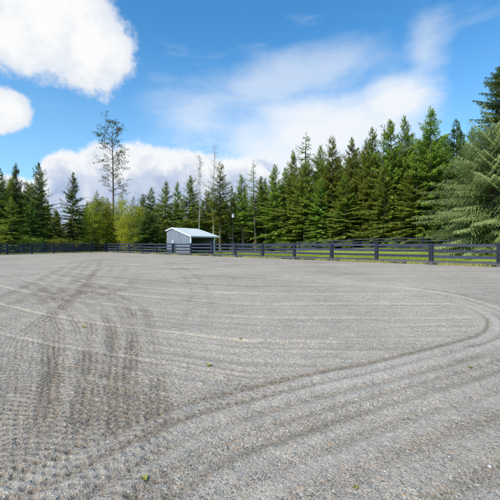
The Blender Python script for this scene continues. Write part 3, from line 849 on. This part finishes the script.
# pale standpipe by the shed wall
x = at(172.6, 48.9); sp = empty('standpipe', (x, 48.9, tz(x, 48.9)))
tag(sp, 'short white post with a cap in front of the shed side wall', 'post')
mb = MB(); mb.box(-.08, .08, -.08, .08, -.2, 1.72); mb.build('post', M['whitepaint'], sp, bevel=.01)
mb = MB(); mb.quadbox([(-.12,-.12,1.72),(.12,-.12,1.72),(.12,.12,1.72),(-.12,.12,1.72),(-.04,-.04,1.84),(.04,-.04,1.84),(.04,.04,1.84),(-.04,.04,1.84)]); mb.build('cap', M['whitepaint'], sp)

# ------------------------------------------------------------------ grass blades
N = 150000
al = rng.random(N); left = rng.random(N) < .22
Lr = rng.random(N)*62; s_ = -.35 + 9*rng.random(N)**1.7
bx = np.where(left, CX+LD[0]*Lr*.55, CX+RD[0]*Lr); by = np.where(left, CY+LD[1]*Lr*.55, CY+RD[1]*Lr)
bx = bx + np.where(left, -.913, .6974)*s_; by = by + np.where(left, .408, .7167)*s_
cl = fbm(bx*.9, by*.9, 3, 44); ok = rng.random(N) < smooth(.3, .6, cl)*.9+.12
ok &= ~((s_ < .1) & (cl < .55))
bx, by, s_, cl = bx[ok], by[ok], s_[ok], cl[ok]; n = len(bx)
P = np.stack([bx, by, terrain(bx, by)-.01], -1)
D = np.stack([(rng.random(n)-.5)*1.0, (rng.random(n)-.5)*1.0, np.ones(n)], -1)
W = rng.normal(size=(n, 3)); W[:, 2] = 0
L = (.05+.12*rng.random(n))*(.6+1.1*smooth(.4, .7, cl)); tint = np.clip(.35+.5*(rng.random(n)-.4)+.5*(s_ < .6), 0, 1)
me = leaves_mesh('grass', P, D, W, L, .016+.02*rng.random(n), tint, M['blade'])
tag(link(bpy.data.objects.new('grass', me)), 'short yellow green grass growing along and behind the fences', 'grass', kind='stuff')

# fallen leaves and straw bits, thicker towards the fence foot
N = 5200
near = rng.random(N) < .5
ly = np.where(near, 1.4+14*rng.random(N)**1.6, 8+50*rng.random(N)); lx = (rng.random(N)*2-1)*.8*(ly+1)
ed = rng.random(N) < .45; tt = rng.random(N)*60; se = -.1-1.6*rng.random(N)**2
lx = np.where(ed, CX+RD[0]*tt+.6974*se, lx); ly = np.where(ed, CY+RD[1]*tt+.7167*se, ly)
ok = (sdist(lx, ly) < -.05) & (ly > 1.3); ok &= ed | (rng.random(N) < smooth(.45, .7, fbm(lx*.6, ly*.6, 3, 55)))
lx, ly = lx[ok], ly[ok]; n = len(lx); lz, _, _ = arena_height(lx, ly)
lz = lz - .16*smooth(-.7, .5, sdist(lx, ly)) + .012
a = rng.random(n)*6.283; D = np.stack([np.cos(a), np.sin(a), .25*rng.normal(size=n)], -1); W = np.stack([-np.sin(a), np.cos(a), .4*rng.normal(size=n)], -1)
sz = np.where(ly < 9, .010+.016*rng.random(n), .03+.05*rng.random(n))
mat_leaf('deadleaf', (.16,.09,.04), (.34,.22,.10), (.50,.40,.20), .1)
me = leaves_mesh('leaf_litter', np.stack([lx, ly, lz], -1), D, W, sz, sz*.45, rng.random(n), M['deadleaf'])
tag(link(bpy.data.objects.new('leaf_litter', me)), 'tan leaf scraps and straw bits strewn on the gravel and along the fence foot', 'leaf litter', kind='stuff')

# ------------------------------------------------------------------ weeds in the gravel
def weed(px, py, size, lb):
    x, y = G(px, py); z = float(arena_height(np.array([[x]]), np.array([[y]]))[0][0, 0])
    g = np.random.default_rng(int(px)); n = 16
    a = g.random(n)*6.283; D = np.stack([np.cos(a), np.sin(a), .5+1.0*g.random(n)], -1)
    P = np.zeros((n, 3)) + np.stack([np.cos(a), np.sin(a), a*0], -1)*.004
    me = leaves_mesh('weed', P, D, np.cross(D, UP)+.01, size*(.5+.6*g.random(n)), size*(.22+.15*g.random(n)), g.random(n)*.6+.4, M['blade'])
    o = bpy.data.objects.new('weed', me); o.location = (x, y, z-.003); link(o)
    tag(o, lb, 'weed', 'weeds in the gravel')
weed(209, 366, .055, 'yellow green weed tuft in the middle of the gravel left of the crisp drag edge')
weed(84, 327, .06, 'small weed among the tyre treads at the left')
weed(144, 481, .040, 'yellow weed near the bottom left of the gravel')
weed(470, 367, .040, 'tiny weed in the gravel near the right edge')
weed(356, 490, .030, 'tiny green weed at the bottom of the photo right of centre')
weed(241, 340, .045, 'tiny yellow weed farthest out near the centre')

# ------------------------------------------------------------------ light and sky
SUN_AZ, SUN_EL = -138.0, 42.0      # degrees clockwise from the view direction (+Y), above the horizon
sun = bpy.data.lights.new('sun', 'SUN'); sun.energy = 3.9; sun.angle = R(.6); sun.color = (1, .92, .80)
so = bpy.data.objects.new('sun', sun); link(so)
dx, dy = math.sin(R(SUN_AZ))*math.cos(R(SUN_EL)), math.cos(R(SUN_AZ))*math.cos(R(SUN_EL)); dz = math.sin(R(SUN_EL))
from mathutils import Vector
so.rotation_euler = Vector((dx, dy, dz)).to_track_quat('Z', 'Y').to_euler()
so.location = (20, -20, 30)

w = bpy.data.worlds.new("World"); scene.world = w; w.use_nodes = True
S.nt = w.node_tree; nt = w.node_tree
sky = nt.nodes.new('ShaderNodeTexSky'); sky.sky_type = 'NISHITA'; sky.sun_disc = False
sky.sun_elevation = R(SUN_EL); sky.sun_rotation = R(SUN_AZ); sky.air_density = 1.0; sky.dust_density = .6; sky.ozone_density = 1.6
STR = .11
hs = nt.nodes.new('ShaderNodeHueSaturation'); nt.links.new(sky.outputs[0], hs.inputs['Color']); hs.inputs['Saturation'].default_value = 1.12
skyc = mixc(1.0, S(hs.outputs[0]), (.84,1.74,2.02), 'MULTIPLY')
dirv = texco('Generated'); dxn, dyn, dzn = sepxyz(dirv)
az = S.m('ARCTAN2', dxn, dyn); el = S.m('ARCSINE', dzn)
def ae(px, py):
    a = math.atan((px-250)/F); return a, math.atan((HOR-py)/F*math.cos(a))
def blob(px, py, rx, ry, rot=0.0):
    """1 at the middle of an ellipse in azimuth and elevation, 0 at its rim, negative outside"""
    a, e = ae(px, py); k = math.cos(a)**2/F
    u = (az-a)/(rx*k); v = (el-e)/(ry*math.cos(a)/F)
    if rot:
        c, s = math.cos(rot), math.sin(rot)
        u = (az-a)*(c/(rx*k)) + (el-e)*(s/(rx*k)); v = (el-e)*(c/(ry*k)) - (az-a)*(s/(ry*k))
    return 1.0 - S.m('SQRT', u*u + v*v)
n_big = noise(dirv, 7, 8, .56, .15); n_mid = noise(mapping(dirv, (3, 1, 2)), 17, 7, .6); n_f = noise(mapping(dirv, (1, 5, 2)), 45, 5, .6)
# cumulus top left
cm = blob(45, 12, 92, 62).smax(blob(92, 46, 50, 44), .12).smax(blob(12, 30, 60, 42), .12)
cm = cm.smax(blob(2, 110, 32, 23), .03)
dcm = cm*.95 + (n_big-.5)*.9 + (n_mid-.5)*.45 + (n_f-.5)*.16
a_c = sstep(dcm + (n_f-.5)*.12, -.02, .24)
c_c = mixc(sstep(dcm + (n_mid-.5)*1.0 + (n_big-.5)*.5, .0, .85), (.76,.82,.91), (.98,.98,.98))
# cloud bank low on the left
bk = blob(150, 205, 125, 62).smax(blob(68, 200, 40, 52), .1).smax(blob(10, 215, 75, 44), .1).smax(blob(235, 195, 50, 40), .1)
dbk = bk*1.3 + (n_big-.5)*.55 + (n_mid-.5)*.55 + (n_f-.5)*.2
a_b = sstep(dbk, .0, .2)
c_b = mixc(sstep(dbk + (n_mid-.5)*1.1 + (n_big-.5)*.9, .18, .85), (.93,.945,.97), mixc(sstep(n_mid + (n_f-.5)*.5, .35, .65), (.42,.53,.74), (.60,.68,.83)))
# bright haze bank behind the right hand trees
rb = blob(300, 180, 135, 76).smax(blob(400, 190, 100, 60), .1).smax(blob(398, 102, 48, 26), .06).smax(blob(335, 132, 105, 36), .06)
drb = rb*1.1 + (noise(mapping(dirv, (2, 2, 7), (0, R(14), 0), (1, 1, 2.2)), 7, 9, .62, .25)-.5)*1.25 + (n_mid-.5)*.35
a_r = sstep(drb, -.10, .80)*.95
dk = blob(252, 172, 45, 14); a_dk = sstep(dk + (n_mid-.5)*1.2, .0, .6)
c_r = mixc(a_dk*.8, (.90,.935,.975), (.40,.50,.74))
# thin high streaks
wv = mapping(dirv, (0, 0, 0), (0, R(22), 0), (1.5, 1, 3.4))
ws = noise(wv, 2.6, 8, .58, .3)
wm = blob(290, 82, 150, 32, R(8)).smax(blob(424, 55, 34, 46), .08).smax(blob(390, 92, 62, 38), .1).smax(blob(190, 118, 75, 40), .1).smax(blob(300,125,130,50), .1)
a_w = (sstep(wm*.8 + (ws-.5)*1.7, .0, .9)*.50)
wisp2 = sstep(noise(mapping(dirv, (5, 0, 0), (0, R(-15), 0), (1.5, 1, 6)), 5, 7, .6), .55, .85)*.18
lowh = (1.0 - S.m('DIVIDE', el, .55)).clamp().pow(1.6)*.62
def k10(c): return tuple(v/STR for v in c)
outc = mixc(lowh, skyc, k10((.62,.77,.97)))
outc = mixc(wisp2, outc, k10((.85,.92,1.0)))
outc = mixc(a_w, outc, k10((.95,.975,1.0)))
def scalec(c, s_):
    return mixc(1.0, c, (s_, s_, s_), 'MULTIPLY')
outc = mixc(a_r, outc, scalec(c_r, 1/STR))
outc = mixc(a_b, outc, scalec(c_b, 1/STR))
outc = mixc(a_c, outc, scalec(c_c, 1/STR))
bg = nt.nodes['Background']; nt.links.new(outc.x, bg.inputs['Color']); bg.inputs['Strength'].default_value = STR

# ------------------------------------------------------------------ camera
cam = bpy.data.cameras.new('camera'); co_ = bpy.data.objects.new('camera', cam); link(co_)
cam.sensor_width = 36; cam.lens = 36*F/500; cam.clip_end = 5000; cam.clip_start = .05
co_.location = (0, 0, CAM_H); co_.rotation_euler = (R(90), 0, 0); cam.shift_y = (HOR-250)/500
scene.camera = co_
vs = scene.view_settings; vs.view_transform = 'Standard'; vs.look = 'None'; vs.gamma = 1; vs.exposure = 0; vs.use_curve_mapping = False
scene.cycles.max_bounces = 5; scene.cycles.diffuse_bounces = 3; scene.cycles.transmission_bounces = 3
